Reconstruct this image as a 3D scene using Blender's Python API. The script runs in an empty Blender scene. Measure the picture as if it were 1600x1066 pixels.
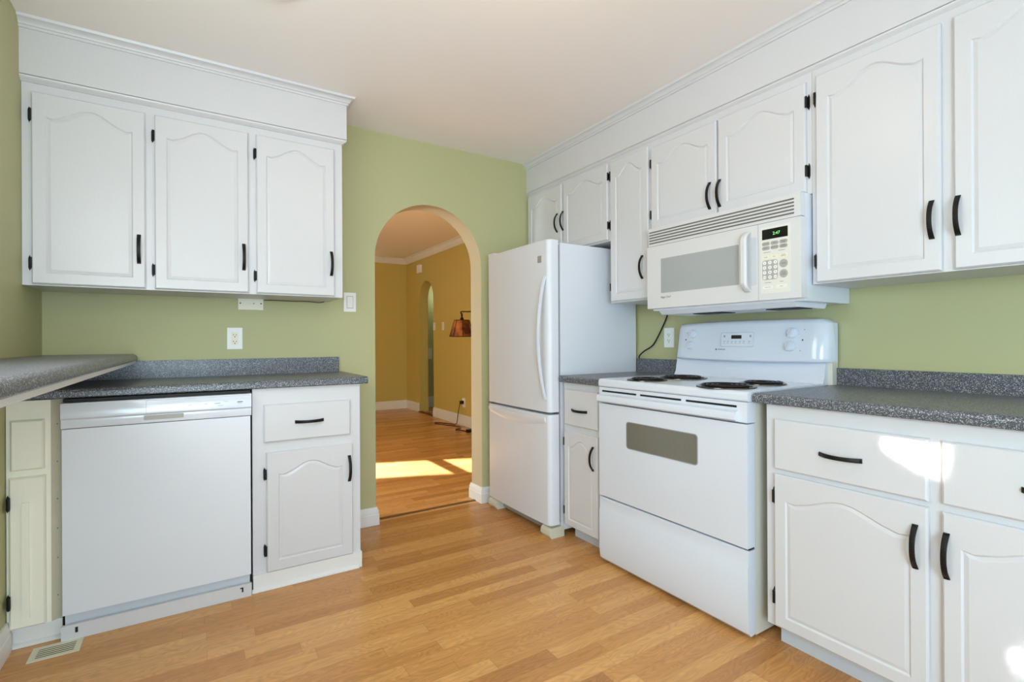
import bpy, bmesh, math, random
from mathutils import Vector, Matrix
random.seed(7)
PI = math.pi
SC = bpy.context.scene
COL = SC.collection

# ------------------------------------------------------------------ camera
def make_camera():
    cd = bpy.data.cameras.new('camera'); co = bpy.data.objects.new('camera', cd); COL.objects.link(co)
    cd.sensor_width = 36.0; cd.sensor_fit = 'HORIZONTAL'; cd.lens = 778.82 * 36 / 1600
    cd.clip_start = 0.02; cd.clip_end = 100
    y, p, r = 0.564077, 0.000732, -0.0053
    right = Vector((math.cos(y), -math.sin(y), 0)); fwd = Vector((math.sin(y), math.cos(y), 0)); up = Vector((0, 0, 1))
    f2 = fwd * math.cos(p) + up * math.sin(p); u2 = -fwd * math.sin(p) + up * math.cos(p)
    r2 = right * math.cos(r) + u2 * math.sin(r); u3 = -right * math.sin(r) + u2 * math.cos(r)
    m = Matrix((r2, u3, -f2)).transposed().to_4x4(); m.translation = (0, 0, 1.10)
    co.matrix_world = m; SC.camera = co
make_camera()

# ------------------------------------------------------------------ world, exposure and daylight
W = bpy.data.worlds.new('sky'); SC.world = W; W.use_nodes = True
bg = W.node_tree.nodes['Background']; bg.inputs[0].default_value = (0.75, 0.87, 1.0, 1); bg.inputs[1].default_value = 1.6
SC.view_settings.view_transform = 'Standard'; SC.view_settings.look = 'None'
SC.view_settings.exposure = 0.0; SC.view_settings.gamma = 1.0; SC.view_settings.use_curve_mapping = False
try:
    SC.cycles.use_denoising = True; SC.cycles.max_bounces = 12; SC.cycles.diffuse_bounces = 6
    SC.cycles.sample_clamp_indirect = 6.0
except Exception: pass

def aim(o, d): o.rotation_euler = Vector(d).to_track_quat('-Z', 'Y').to_euler()
def area(name, loc, d, sx, sy, power, col, spread=PI, shape='RECTANGLE'):
    l = bpy.data.lights.new(name, 'AREA'); l.shape = shape; l.size = sx; l.size_y = sy
    l.energy = power; l.color = col; l.spread = spread
    o = bpy.data.objects.new(name, l); COL.objects.link(o); o.location = loc; aim(o, d); return o
def sun(name, d, power, col, ang=0.0093):
    l = bpy.data.lights.new(name, 'SUN'); l.energy = power; l.color = col; l.angle = ang
    o = bpy.data.objects.new(name, l); COL.objects.link(o); aim(o, d); return o
def point(name, loc, power, col, r=0.08):
    l = bpy.data.lights.new(name, 'POINT'); l.energy = power; l.color = col; l.shadow_soft_size = r
    o = bpy.data.objects.new(name, l); COL.objects.link(o); o.location = loc; return o

SUN_EL = math.radians(27)
XL_ = -0.58
sun('sunlight', (0, -math.cos(SUN_EL), -math.sin(SUN_EL)), 36.0, (1.0, 0.95, 0.84))
# added area lamps for daylight, beside the invented rear and left windows
area('fill_rear', (0.95, -2.06, 1.02), (0.05, 1, 0.12), 2.3, 1.8, 9, (0.80, 0.90, 1.0))
area('fill_left', (-0.35, -1.15, 1.05), (1, 1.35, -0.12), 1.2, 1.1, 65, (0.61, 0.84, 0.98))
area('fill_bar', (XL_ + 0.02, 1.1, 1.55), (1, 0.75, -0.26), 1.1, 0.8, 15, (0.90, 0.96, 0.94))  # added lamp to brighten the refrigerator front from the left

# small narrow lamps added inside the left wall to imitate sun patches
def beam(name, src, dst, sx, sy, power, col, spread, roll=0.0, shape='RECTANGLE'):
    d = Vector(dst) - Vector(src); o = area(name, src, d, sx, sy, power, col, math.radians(spread), shape); o.rotation_mode = 'QUATERNION'
    o.rotation_quaternion = d.to_track_quat('-Z', 'Y') @ __import__('mathutils').Quaternion((0, 0, 1), roll); return o
for k, (y_, z_, w_) in enumerate(((.596, .787, .130), (.576, .757, .092), (.558, .727, .055))):
    beam('patch_lamp_drawer', (-.52, -.80 + .02 * k, 1.45 - .03 * k), (1.735, y_, z_), w_, .032, 0.55 * w_, (1, .96, .88), .6, -.12)
beam('patch_lamp_door', (-.52, -.95, 1.05), (1.720, .325, .310), .11, .11, .06, (1, .97, .92), 0.8, 0, 'DISK')
beam('patch_lamp_refrigerator', (-.52, -.70, 1.30), (1.650, 2.862, .470), .05, .05, .006, (1, .90, .74), 1.4, 0, 'DISK')

# ------------------------------------------------------------------ materials
def lin(c):
    c = c / 255.0
    return c / 12.92 if c <= 0.04045 else ((c + 0.055) / 1.055) ** 2.4
def rgb(r, g, b): return (lin(r), lin(g), lin(b), 1)
def base_mat(name):
    m = bpy.data.materials.new(name); m.use_nodes = True
    nt = m.node_tree; return m, nt, nt.nodes['Principled BSDF']
def N(nt, t, **k):
    n = nt.nodes.new(t)
    for a, v in k.items(): setattr(n, a, v)
    return n
def coord(nt, scale=(1, 1, 1)):
    t = N(nt, 'ShaderNodeTexCoord'); mp = N(nt, 'ShaderNodeMapping'); mp.inputs['Scale'].default_value = scale
    nt.links.new(t.outputs['Object'], mp.inputs[0]); return mp.outputs[0]
def simple(name, col, rough=0.5, metal=0.0, coat=0.0, bump=0.0, bscale=60, stretch=(1, 1, 1), var=0.0, spec=0.5):
    m, nt, b = base_mat(name)
    b.inputs['Base Color'].default_value = col; b.inputs['Roughness'].default_value = rough
    b.inputs['Metallic'].default_value = metal; b.inputs['Coat Weight'].default_value = coat
    b.inputs['Specular IOR Level'].default_value = spec
    v = coord(nt, stretch); n = N(nt, 'ShaderNodeTexNoise'); n.inputs['Scale'].default_value = bscale; n.inputs['Detail'].default_value = 3
    nt.links.new(v, n.inputs['Vector'])
    if bump:
        bp = N(nt, 'ShaderNodeBump'); bp.inputs['Strength'].default_value = bump; bp.inputs['Distance'].default_value = 0.002
        nt.links.new(n.outputs[0], bp.inputs['Height']); nt.links.new(bp.outputs[0], b.inputs['Normal'])
    if var:
        mx = N(nt, 'ShaderNodeMix', data_type='RGBA'); mx.inputs[6].default_value = col
        mx.inputs[7].default_value = tuple(c * (1 - var) for c in col[:3]) + (1,)
        nt.links.new(n.outputs[0], mx.inputs[0]); nt.links.new(mx.outputs[2], b.inputs['Base Color'])
    return m

M = {}
M['wall_green'] = simple('wall_green', rgb(188, 187, 142), 0.62, bump=0.25, bscale=260, var=0.03)
M['wall_ochre'] = simple('wall_ochre', rgb(200, 182, 104), 0.6, bump=0.2, bscale=260, var=0.03)
M['wall_cream'] = simple('wall_cream', rgb(188, 178, 150), 0.6, bump=0.2, bscale=260)
M['wall_rear'] = simple('wall_rear', rgb(200, 200, 160), 0.7, bump=0.2, bscale=260)
M['ceiling'] = simple('ceiling_white', rgb(244, 239, 237), 0.85, bump=0.12, bscale=180)
M['ceiling_far'] = simple('ceiling_far', rgb(244, 238, 228), 0.85)
M['white'] = simple('white_paint', rgb(217, 217, 221), 0.34, bump=0.10, bscale=45, stretch=(8, 8, 0.7), var=0.03)
M['white_trim'] = simple('white_trim', rgb(232, 231, 230), 0.4, bump=0.05, bscale=60)
M['cream_paint'] = simple('cream_paint', rgb(250, 247, 232), 0.42, bump=0.10, bscale=50, stretch=(8, 8, .7), var=0.04)
M['filler'] = simple('filler_wood', rgb(222, 212, 188), 0.6, bump=0.1, bscale=50, var=0.10)
M['fridge'] = simple('fridge_white', rgb(227, 231, 240), 0.32, bump=0.06, bscale=500)
M['enamel'] = simple('enamel_white', rgb(222, 228, 240), 0.16, coat=0.3)
M['stove_side'] = simple('stove_side', rgb(226, 222, 208), 0.4)
M['almond'] = simple('almond_plastic', rgb(220, 220, 222), 0.34)
M['foot'] = simple('foot_cream', rgb(216, 216, 198), 0.5)
M['plastic'] = simple('white_plastic', rgb(240, 240, 238), 0.35)
M['ivory'] = simple('ivory_plastic', rgb(238, 234, 214), 0.4)
M['button'] = simple('button_grey', rgb(176, 174, 168), 0.5)
M['keypad'] = simple('keypad_cream', rgb(230, 229, 222), 0.45)
M['black'] = simple('black_metal', rgb(24, 22, 21), 0.38, metal=0.4, bump=0.5, bscale=420)
M['slot'] = simple('black_slot', rgb(12, 12, 13), 0.6)
M['ink'] = simple('ink', rgb(60, 60, 62), 0.6)
M['ink_soft'] = simple('ink_soft', rgb(150, 150, 152), 0.6)
M['slot_grey'] = simple('slot_grey', rgb(112, 108, 102), 0.7)
M['coil'] = simple('coil_black', rgb(40, 35, 33), 0.38, metal=0.6)
M['pan'] = simple('pan_chrome', rgb(92, 88, 84), 0.22, metal=0.85)
M['gasket'] = simple('gasket_grey', rgb(120, 120, 122), 0.7)
M['cord_black'] = simple('cord_black', rgb(16, 16, 16), 0.5)
M['cord_brown'] = simple('cord_brown', rgb(84, 34, 26), 0.5)
M['bronze'] = simple('bronze', rgb(52, 26, 20), 0.45, metal=0.6)
M['dark_wood'] = simple('dark_wood', rgb(96, 52, 30), 0.5, var=0.2)
M['seam'] = simple('wood_strip', rgb(120, 82, 44), 0.5, var=0.3, bscale=30)
M['vent'] = simple('vent_cream', rgb(226, 222, 198), 0.45)
M['duct'] = simple('vent_duct', rgb(92, 74, 34), 0.6)
M['brass'] = simple('brass_dark', rgb(150, 130, 80), 0.5, metal=0.4)
M['toe'] = simple('toe_paint', rgb(206, 211, 219), 0.5, bump=0.1, bscale=40, var=0.06)
M['display'] = simple('display_black', rgb(14, 16, 14), 0.15)
M['badge'] = simple('badge_grey', rgb(168, 168, 166), 0.4, metal=0.2)
M['substrate'] = simple('substrate_board', rgb(226, 210, 186), 0.6)
M['edge_white'] = simple('edge_white', rgb(214, 216, 216), 0.35)

def emis(name, col, st):
    m, nt, b = base_mat(name); b.inputs['Base Color'].default_value = col
    b.inputs['Emission Color'].default_value = col; b.inputs['Emission Strength'].default_value = st; return m
M['led'] = emis('led_green', (0.22, 0.85, 0.22, 1), 0.75)
M['bulb'] = emis('frosted_dome', (1.0, 0.82, 0.58, 1), 5.0)

def glass(name):
    m, nt, b = base_mat(name); b.inputs['Transmission Weight'].default_value = 1; b.inputs['Roughness'].default_value = 0.02
    b.inputs['IOR'].default_value = 1.02; b.inputs['Base Color'].default_value = (0.96, 0.98, 0.98, 1); return m
M['glass'] = glass('window_glass')

def laminate():
    m, nt, b = base_mat('speckled_laminate'); v = coord(nt)
    n1 = N(nt, 'ShaderNodeTexNoise'); n1.inputs['Scale'].default_value = 720; n1.inputs['Detail'].default_value = 1.5
    n2 = N(nt, 'ShaderNodeTexVoronoi'); n2.inputs['Scale'].default_value = 520
    nt.links.new(v, n1.inputs['Vector']); nt.links.new(v, n2.inputs['Vector'])
    r1 = N(nt, 'ShaderNodeValToRGB'); e = r1.color_ramp.elements
    e[0].position = 0.36; e[0].color = rgb(36, 39, 48); e[1].position = 0.66; e[1].color = rgb(130, 133, 141)
    k = r1.color_ramp.elements.new(0.50); k.color = rgb(62, 65, 73)
    nt.links.new(n1.outputs[0], r1.inputs[0])
    r2 = N(nt, 'ShaderNodeValToRGB'); e = r2.color_ramp.elements
    e[0].position = 0.80; e[0].color = (0, 0, 0, 1); e[1].position = 0.86; e[1].color = (1, 1, 1, 1)
    sp = N(nt, 'ShaderNodeSeparateColor'); nt.links.new(n2.outputs['Color'], sp.inputs[0]); nt.links.new(sp.outputs[0], r2.inputs[0])
    mx = N(nt, 'ShaderNodeMix', data_type='RGBA'); nt.links.new(r2.outputs[0], mx.inputs[0])
    nt.links.new(r1.outputs[0], mx.inputs[6]); mx.inputs[7].default_value = rgb(176, 179, 184)
    nt.links.new(mx.outputs[2], b.inputs['Base Color']); b.inputs['Roughness'].default_value = 0.33
    return m
M['laminate'] = laminate()

def oven_window():
    m, nt, b = base_mat('oven_window_mesh'); v = coord(nt)
    n = N(nt, 'ShaderNodeTexChecker'); n.inputs['Scale'].default_value = 420
    n.inputs['Color1'].default_value = rgb(140, 137, 124); n.inputs['Color2'].default_value = rgb(84, 82, 74)
    nt.links.new(v, n.inputs['Vector']); nt.links.new(n.outputs[0], b.inputs['Base Color']); b.inputs['Roughness'].default_value = 0.12
    return m
M['oven_glass'] = oven_window()
def mw_window():
    m, nt, b = base_mat('microwave_window_mesh'); v = coord(nt)
    n = N(nt, 'ShaderNodeTexChecker'); n.inputs['Scale'].default_value = 500
    n.inputs['Color1'].default_value = rgb(186, 190, 190); n.inputs['Color2'].default_value = rgb(150, 154, 156)
    nt.links.new(v, n.inputs['Vector']); nt.links.new(n.outputs[0], b.inputs['Base Color']); b.inputs['Roughness'].default_value = 0.12
    return m
M['mw_glass'] = mw_window()

def shade_mat():
    m, nt, b = base_mat('mica_shade'); v = coord(nt)
    n = N(nt, 'ShaderNodeTexNoise'); n.inputs['Scale'].default_value = 9; n.inputs['Detail'].default_value = 5
    nt.links.new(v, n.inputs['Vector'])
    r = N(nt, 'ShaderNodeValToRGB'); e = r.color_ramp.elements
    e[0].position = .42; e[0].color = rgb(80, 26, 16); e[1].position = .62; e[1].color = rgb(176, 100, 30)
    nt.links.new(n.outputs[0], r.inputs[0]); nt.links.new(r.outputs[0], b.inputs['Base Color']); b.inputs['Roughness'].default_value = 0.5
    return m
M['shade'] = shade_mat()

def floor_mat():
    m, nt, b = base_mat('laminate_planks'); L = nt.links
    tc = N(nt, 'ShaderNodeTexCoord'); sx = N(nt, 'ShaderNodeSeparateXYZ'); L.new(tc.outputs['Object'], sx.inputs[0])
    def ma(op, a, bv=None, c=None):
        n = N(nt, 'ShaderNodeMath', operation=op)
        for i, q in enumerate((a, bv, c)):
            if q is None: continue
            if isinstance(q, (int, float)): n.inputs[i].default_value = q
            else: L.new(q, n.inputs[i])
        return n.outputs[0]
    X, Y = sx.outputs[0], sx.outputs[1]
    SW = 0.0655
    yr = ma('DIVIDE', Y, SW); row = ma('FLOOR', yr); fy = ma('FRACT', yr)
    w1 = N(nt, 'ShaderNodeTexWhiteNoise', noise_dimensions='1D'); L.new(row, w1.inputs['W'])
    xs = ma('ADD', ma('DIVIDE', X, 0.62), ma('MULTIPLY', w1.outputs['Value'], 7.31)); seg = ma('FLOOR', xs); fx = ma('FRACT', xs)
    cv = N(nt, 'ShaderNodeCombineXYZ'); L.new(row, cv.inputs[0]); L.new(seg, cv.inputs[1])
    w2 = N(nt, 'ShaderNodeTexWhiteNoise', noise_dimensions='2D'); L.new(cv.outputs[0], w2.inputs['Vector'])
    r2 = w2.outputs['Value']
    ramp = N(nt, 'ShaderNodeValToRGB'); e = ramp.color_ramp.elements
    e[0].position = 0.0; e[0].color = rgb(188, 131, 76); e[1].position = 1.0; e[1].color = rgb(226, 170, 105)
    k = e.new(0.28); k.color = rgb(202, 143, 84); k = e.new(0.7); k.color = rgb(214, 156, 93)
    L.new(r2, ramp.inputs[0])
    gv = N(nt, 'ShaderNodeCombineXYZ'); L.new(ma('MULTIPLY', X, 5.0), gv.inputs[0]); L.new(ma('MULTIPLY', Y, 70.0), gv.inputs[1]); L.new(ma('MULTIPLY', r2, 61.0), gv.inputs[2])
    g = N(nt, 'ShaderNodeTexNoise'); g.inputs['Scale'].default_value = 1.0; g.inputs['Detail'].default_value = 4; g.inputs['Distortion'].default_value = 0.6
    L.new(gv.outputs[0], g.inputs['Vector'])
    # cathedral figure: contour lines of a smooth stretched noise
    hv = N(nt, 'ShaderNodeCombineXYZ'); L.new(ma('MULTIPLY', X, 4.2), hv.inputs[0]); L.new(ma('MULTIPLY', Y, 17.0), hv.inputs[1]); L.new(ma('MULTIPLY', r2, 37.0), hv.inputs[2])
    h = N(nt, 'ShaderNodeTexNoise'); h.inputs['Scale'].default_value = 1.0; h.inputs['Detail'].default_value = 1
    L.new(hv.outputs[0], h.inputs['Vector'])
    rings = ma('ABSOLUTE', ma('SINE', ma('MULTIPLY', h.outputs[0], 46.0)))
    rings = ma('POWER', rings, 3.0)
    mlt = ma('ADD', ma('MULTIPLY', g.outputs[0], 0.44), 0.77)
    mlt = ma('SUBTRACT', mlt, ma('MULTIPLY', rings, 0.14))
    s1 = ma('LESS_THAN', ma('ABSOLUTE', ma('SUBTRACT', fy, 0.5)), 0.487)
    seamA = ma('ADD', ma('MULTIPLY', s1, 0.10), 0.90)
    f3 = ma('FRACT', ma('DIVIDE', Y, SW * 3)); s3 = ma('LESS_THAN', ma('ABSOLUTE', ma('SUBTRACT', f3, 0.5)), 0.4965)
    seamB = ma('ADD', ma('MULTIPLY', s3, 0.28), 0.72)
    sX = ma('LESS_THAN', ma('ABSOLUTE', ma('SUBTRACT', fx, 0.5)), 0.4982); seamC = ma('ADD', ma('MULTIPLY', sX, 0.22), 0.78)
    mlt = ma('MULTIPLY', ma('MULTIPLY', ma('MULTIPLY', mlt, seamA), seamB), seamC)
    vm = N(nt, 'ShaderNodeVectorMath', operation='SCALE'); L.new(ramp.outputs[0], vm.inputs[0]); L.new(mlt, vm.inputs['Scale'])
    L.new(vm.outputs[0], b.inputs['Base Color'])
    b.inputs['Roughness'].default_value = 0.27; b.inputs['Specular IOR Level'].default_value = 0.36
    bp = N(nt, 'ShaderNodeBump'); bp.inputs['Strength'].default_value = 0.06; bp.inputs['Distance'].default_value = 0.002
    L.new(mlt, bp.inputs['Height']); L.new(bp.outputs[0], b.inputs['Normal'])
    return m
M['floor'] = floor_mat()

# ------------------------------------------------------------------ mesh helpers
def B(): return bmesh.new()
def box(bm, x0, x1, y0, y1, z0, z1, mi=0):
    v = [bm.verts.new(p) for p in ((x0, y0, z0), (x1, y0, z0), (x1, y1, z0), (x0, y1, z0), (x0, y0, z1), (x1, y0, z1), (x1, y1, z1), (x0, y1, z1))]
    for f in ((0, 3, 2, 1), (4, 5, 6, 7), (0, 1, 5, 4), (1, 2, 6, 5), (2, 3, 7, 6), (3, 0, 4, 7)):
        fc = bm.faces.new([v[i] for i in f]); fc.material_index = mi
    return bm
def bevel(bm, w, seg=2, ang=30):
    ed = [e for e in bm.edges if len(e.link_faces) == 2 and e.calc_face_angle(0) > math.radians(ang)]
    bmesh.ops.bevel(bm, geom=ed, offset=w, segments=seg, affect='EDGES', profile=0.5, clamp_overlap=True)
    return bm
def bbox(x0, x1, y0, y1, z0, z1, w=0.002, seg=2): return bevel(box(B(), x0, x1, y0, y1, z0, z1), w, seg)
def prism(bm, pts, plane, a, b):
    """extrude a closed outline; plane 'yz' runs along x, 'xz' along y, 'xy' along z"""
    mk = {'yz': lambda p, t: (t, p[0], p[1]), 'xz': lambda p, t: (p[0], t, p[1]), 'xy': lambda p, t: (p[0], p[1], t)}[plane]
    A = [bm.verts.new(mk(p, a)) for p in pts]; Bv = [bm.verts.new(mk(p, b)) for p in pts]; n = len(pts)
    bm.faces.new(A[::-1]); bm.faces.new(Bv)
    for i in range(n): bm.faces.new((A[i], A[(i + 1) % n], Bv[(i + 1) % n], Bv[i]))
    return bm
def tube(bm, pts, r, seg=8, closed=False, ry=None):
    pts = [Vector(p) for p in pts]; n = len(pts); rings = []; prev = None
    for i, p in enumerate(pts):
        a = pts[i - 1] if (i or closed) else pts[0]; c = pts[(i + 1) % n] if (i < n - 1 or closed) else pts[-1]
        t = (c - a).normalized()
        if prev is None:
            q = Vector((0, 0, 1)) if abs(t.z) < 0.9 else Vector((1, 0, 0))
            u = t.cross(q).normalized()
        else:
            u = (prev - t * prev.dot(t)).normalized()
        w = t.cross(u); prev = u
        rr = r[i] if isinstance(r, (list, tuple)) else r
        rings.append([bm.verts.new(p + (u * math.cos(2 * PI * k / seg) + w * math.sin(2 * PI * k / seg)) * rr) for k in range(seg)])
    for i in range(n if closed else n - 1):
        A, C = rings[i], rings[(i + 1) % n]
        for k in range(seg): bm.faces.new((A[k], A[(k + 1) % seg], C[(k + 1) % seg], C[k]))
    if not closed: bm.faces.new(rings[0][::-1]); bm.faces.new(rings[-1])
    return bm
def lathe(bm, prof, c=(0, 0, 0), axis='z', seg=32):
    """revolve (radius, height) pairs about an axis through c"""
    rings = []
    for r, h in prof:
        ring = []
        for k in range(seg):
            a = 2 * PI * k / seg; x, y = r * math.cos(a), r * math.sin(a)
            p = {'z': (x, y, h), 'y': (x, h, -y), 'x': (h, x, y)}[axis]
            ring.append(bm.verts.new((c[0] + p[0], c[1] + p[1], c[2] + p[2])))
        rings.append(ring)
    for A, C in zip(rings, rings[1:]):
        for k in range(seg): bm.faces.new((A[k], A[(k + 1) % seg], C[(k + 1) % seg], C[k]))
    bm.faces.new(rings[0][::-1]); bm.faces.new(rings[-1]); return bm
def smooth_path(pts, n=8):
    P = [Vector(p) for p in pts]; out = []
    for i in range(len(P) - 1):
        a, b, c, d = P[max(i - 1, 0)], P[i], P[i + 1], P[min(i + 2, len(P) - 1)]
        for k in range(n):
            t = k / n
            out.append(0.5 * ((2 * b) + (c - a) * t + (2 * a - 5 * b + 4 * c - d) * t * t + (3 * b - a - 3 * c + d) * t ** 3))
    out.append(P[-1]); return out
def lettering(bm, txt, x, y, z, size, align='CENTER', shear=0.0):
    """flat letters standing in the local xz plane, facing -y"""
    cu = bpy.data.curves.new('t', 'FONT'); cu.body = txt; cu.size = size; cu.align_x = align; cu.align_y = 'CENTER'; cu.shear = shear; cu.resolution_u = 3
    o = bpy.data.objects.new('t', cu); me = o.to_mesh(); tmp = bmesh.new(); tmp.from_mesh(me); o.to_mesh_clear()
    vm = {}
    for v in tmp.verts: vm[v.index] = bm.verts.new((x + v.co.x, y, z + v.co.y))
    for f in tmp.faces:
        try: bm.faces.new([vm[v.index] for v in f.verts])
        except ValueError: pass
    tmp.free(); bpy.data.objects.remove(o); bpy.data.curves.remove(cu); return bm
def obj(name, bm, mat, parent=None, loc=None, smooth=35):
    me = bpy.data.meshes.new(name); bmesh.ops.recalc_face_normals(bm, faces=bm.faces[:]); bm.to_mesh(me); bm.free()
    for mm in (mat if isinstance(mat, (list, tuple)) else [mat]): me.materials.append(M[mm])
    if smooth:
        for p in me.polygons: p.use_smooth = True
        me.set_sharp_from_angle(angle=math.radians(smooth))
    o = bpy.data.objects.new(name, me); COL.objects.link(o)
    if parent: o.parent = parent
    if loc: o.location = loc
    return o
def thing(name, label, cat, loc=(0, 0, 0), rz=0.0, group=None):
    o = bpy.data.objects.new(name, None); COL.objects.link(o); o.empty_display_size = 0.1
    o.location = loc; o.rotation_euler = (0, 0, rz); return tag(o, label, cat, group)
def tag(o, label, cat, group=None):
    o['label'] = label; o['category'] = cat
    if group: o['group'] = group
    return o
def struct(name, bm, mat, smooth=35):
    o = obj(name, bm, mat, smooth=smooth); o['kind'] = 'structure'; return o
RZ = -PI / 2          # things on the stove wall: local x runs towards the camera, local y into the wall

# ------------------------------------------------------------------ setting
XL, XW, YW, YT, ZC = -0.58, 2.345, 2.985, 3.135, 2.375
AX0, AX1, AZ = 0.911, 1.641, 1.977
YB = -2.15
FX, FY, FZ = 2.955, 7.95, 2.47
f = B(); box(f, -1.7, 4.2, YB - 0.1, 9.7, -0.06, 0.0); struct('floor', f, 'floor', 0)
c = B(); box(c, XL - 0.14, XW + 0.14, YB - 0.12, YW + 0.02, ZC, ZC + 0.06); struct('ceiling', c, 'ceiling', 0)

def arched_wall(name, x0, x1, ya, yb, zt, a0, a1, atop, mats, swap=False):
    """wall in the xz plane with a round-headed opening; material 0 front (ya), 1 reveal, 2 back (yb)"""
    bm = B(); r = (a1 - a0) / 2; cx = (a0 + a1) / 2; zs = atop - r; n = 40
    arc = [(cx - r * math.cos(PI * i / n), zs + r * math.sin(PI * i / n)) for i in range(n + 1)]
    pt = (lambda x, y, z: (y, x, z)) if swap else (lambda x, y, z: (x, y, z))
    def q(a, mi):
        fc = bm.faces.new([bm.verts.new(pt(*p)) for p in a]); fc.material_index = mi
    for y, mi in ((ya, 0), (yb, 2)):
        q(((x0, y, 0), (a0, y, 0), (a0, y, zs), (a0, y, zt), (x0, y, zt)), mi)
        q(((a1, y, 0), (x1, y, 0), (x1, y, zt), (a1, y, zt), (a1, y, zs)), mi)
        for p, s in zip(arc, arc[1:]): q(((p[0], y, p[1]), (s[0], y, s[1]), (s[0], y, zt), (p[0], y, zt)), mi)
    full = [(a0, 0)] + arc + [(a1, 0)]
    for p, s in zip(full, full[1:]): q(((p[0], ya, p[1]), (p[0], yb, p[1]), (s[0], yb, s[1]), (s[0], ya, s[1])), 1)
    q(((x0, ya, 0), (x0, yb, 0), (x0, yb, zt), (x0, ya, zt)), 0); q(((x1, ya, 0), (x1, yb, 0), (x1, yb, zt), (x1, ya, zt)), 0)
    q(((x0, ya, zt), (x1, ya, zt), (x1, yb, zt), (x0, yb, zt)), 0)
    bmesh.ops.remove_doubles(bm, verts=bm.verts, dist=1e-5)
    return struct(name, bm, mats, 30)
arched_wall('wall_back', -1.7, 3.1, YW, YT, 2.62, AX0, AX1, AZ, ['wall_green', 'wall_cream', 'wall_ochre'])
w = B(); box(w, XW, XW + 0.14, YB - 0.12, YW, 0, 2.45); struct('wall_right', w, 'wall_green', 0)

def wall_with_window(name, along, fixed, thick, u0, u1, zt, wu0, wu1, wz0, wz1, mat):
    bm = B(); lo, hi = min(fixed, fixed + thick), max(fixed, fixed + thick)
    for a, b, z0, z1 in ((u0, wu0, 0, zt), (wu1, u1, 0, zt), (wu0, wu1, 0, wz0), (wu0, wu1, wz1, zt)):
        if along == 'x': box(bm, a, b, lo, hi, z0, z1)
        else: box(bm, lo, hi, a, b, z0, z1)
    return struct(name, bm, mat, 0)
bm = B()
for a_, b_, z0, z1 in ((YB - .12, -1.85, 0, 2.45), (-1.85, -.55, 0, .92), (-1.85, -.55, 1.95, 2.45), (-.55, .5, 0, 2.45), (.5, 1.7, 0, 1.18), (.5, 1.7, 2.08, 2.45), (1.7, YW, 0, 2.45)):
    box(bm, XL - .14, XL, a_, b_, z0, z1)
struct('wall_left', bm, 'wall_green', 0)
wall_with_window('wall_rear', 'x', YB, -0.12, XL, XW, 2.45, -0.25, 2.15, 0.10, 2.08, 'wall_rear')
def window(name, rz, loc, wd, ht, cols):
    r = thing(name, 'window', 'window', loc, rz); del r['label']; del r['category']; r['kind'] = 'structure'
    bm = B(); t = 0.05
    box(bm, 0, wd, -.02, .06, 0, t); box(bm, 0, wd, -.02, .06, ht - t, ht); box(bm, 0, t, -.02, .06, t, ht - t); box(bm, wd - t, wd, -.02, .06, t, ht - t)
    for i in range(1, cols): x = wd * i / cols; box(bm, x - .025, x + .025, -.01, .05, t, ht - t)
    obj('frame', bm, 'white_trim', r)
    obj('pane', box(B(), t, wd - t, .018, .022, t, ht - t), 'glass', r, smooth=0); return r
window('added_window_1', PI, (2.15, YB - 0.03, 0.10), 2.4, 1.98, 3)  # invented window out of view, placed to suit the light
window('added_window_3', PI / 2, (XL - 0.06, .5, 1.18), 1.2, .90, 2)  # added above the bar ledge to go with its fill lamp
window('added_window_2', PI / 2, (XL - 0.03, -1.85, 0.92), 1.3, 1.03, 2)  # unseen as well, added to go with the left fill lamp

# the room beyond the arch
arched_wall('wall_far_right', YT, FY + 0.1, FX, FX + 0.15, 2.6, 6.84, 7.40, 2.03, ['wall_ochre', 'wall_ochre', 'wall_ochre'], swap=True)
w = B(); box(w, 2.35, FX + 0.15, FY, FY + 0.12, 0, 2.6); struct('wall_far', w, 'wall_ochre', 0)
w = B(); box(w, -1.7, -1.58, YT, 9.7, 0, 2.6); struct('wall_far_left', w, 'wall_ochre', 0)
c = B(); prism(c, [(-1.7, YT), (FX + .15, YT), (FX + .15, FY), (2.35, FY), (-1.7, FY + 4.05 * .38)], 'xy', FZ, FZ + .06); struct('ceiling_far', c, 'ceiling_far', 0)
# added skewed wall, unseen; its high openings are shaped for the floor sun patches
sd = Vector((-1, 0.38, 0)).normalized()
def skew():
    bm = B(); T = math.tan(SUN_EL); ln = 3.98 / abs(sd.x) * 1.0
    def seg(s0, s1, z0, z1): box(bm, s0, s1, 0, 0.03, z0, z1)
    s = lambda x: (2.35 - x) / abs(sd.x)
    z0, z1 = 1.955, 2.245
    seg(0, ln, 0, z0); seg(0, ln, z1, 2.6); seg(0, s(2.32), z0, z1); seg(s(1.93), s(1.804), z0, z1); seg(s(0.55), ln, z0, z1)
    o = struct('wall_far_added', bm, 'wall_ochre', 0); o.location = (2.35, FY, 0)
    o.matrix_world = Matrix.Translation((2.35, FY, 0)) @ Matrix(((sd.x, sd.y * -1 * -1, 0), (sd.y, -sd.x, 0), (0, 0, 1))).to_4x4()
skew()
# hall past the narrow arch
w = B(); box(w, FX + 0.15, 4.2, 7.86, 7.96, 0, 2.6); struct('wall_hall', w, 'wall_green', 0)
w = B(); box(w, 4.1, 4.2, 6.2, 7.86, 0, 2.6); struct('wall_hall_right', w, 'wall_green', 0)
w = B(); box(w, FX + 0.15, 4.2, 6.1, 6.2, 0, 2.6); struct('wall_hall_left', w, 'wall_green', 0)
w = B(); box(w, FX + 0.15, 4.2, 6.1, 7.96, 2.45, 2.5); struct('ceiling_hall', w, 'ceiling', 0)

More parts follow.
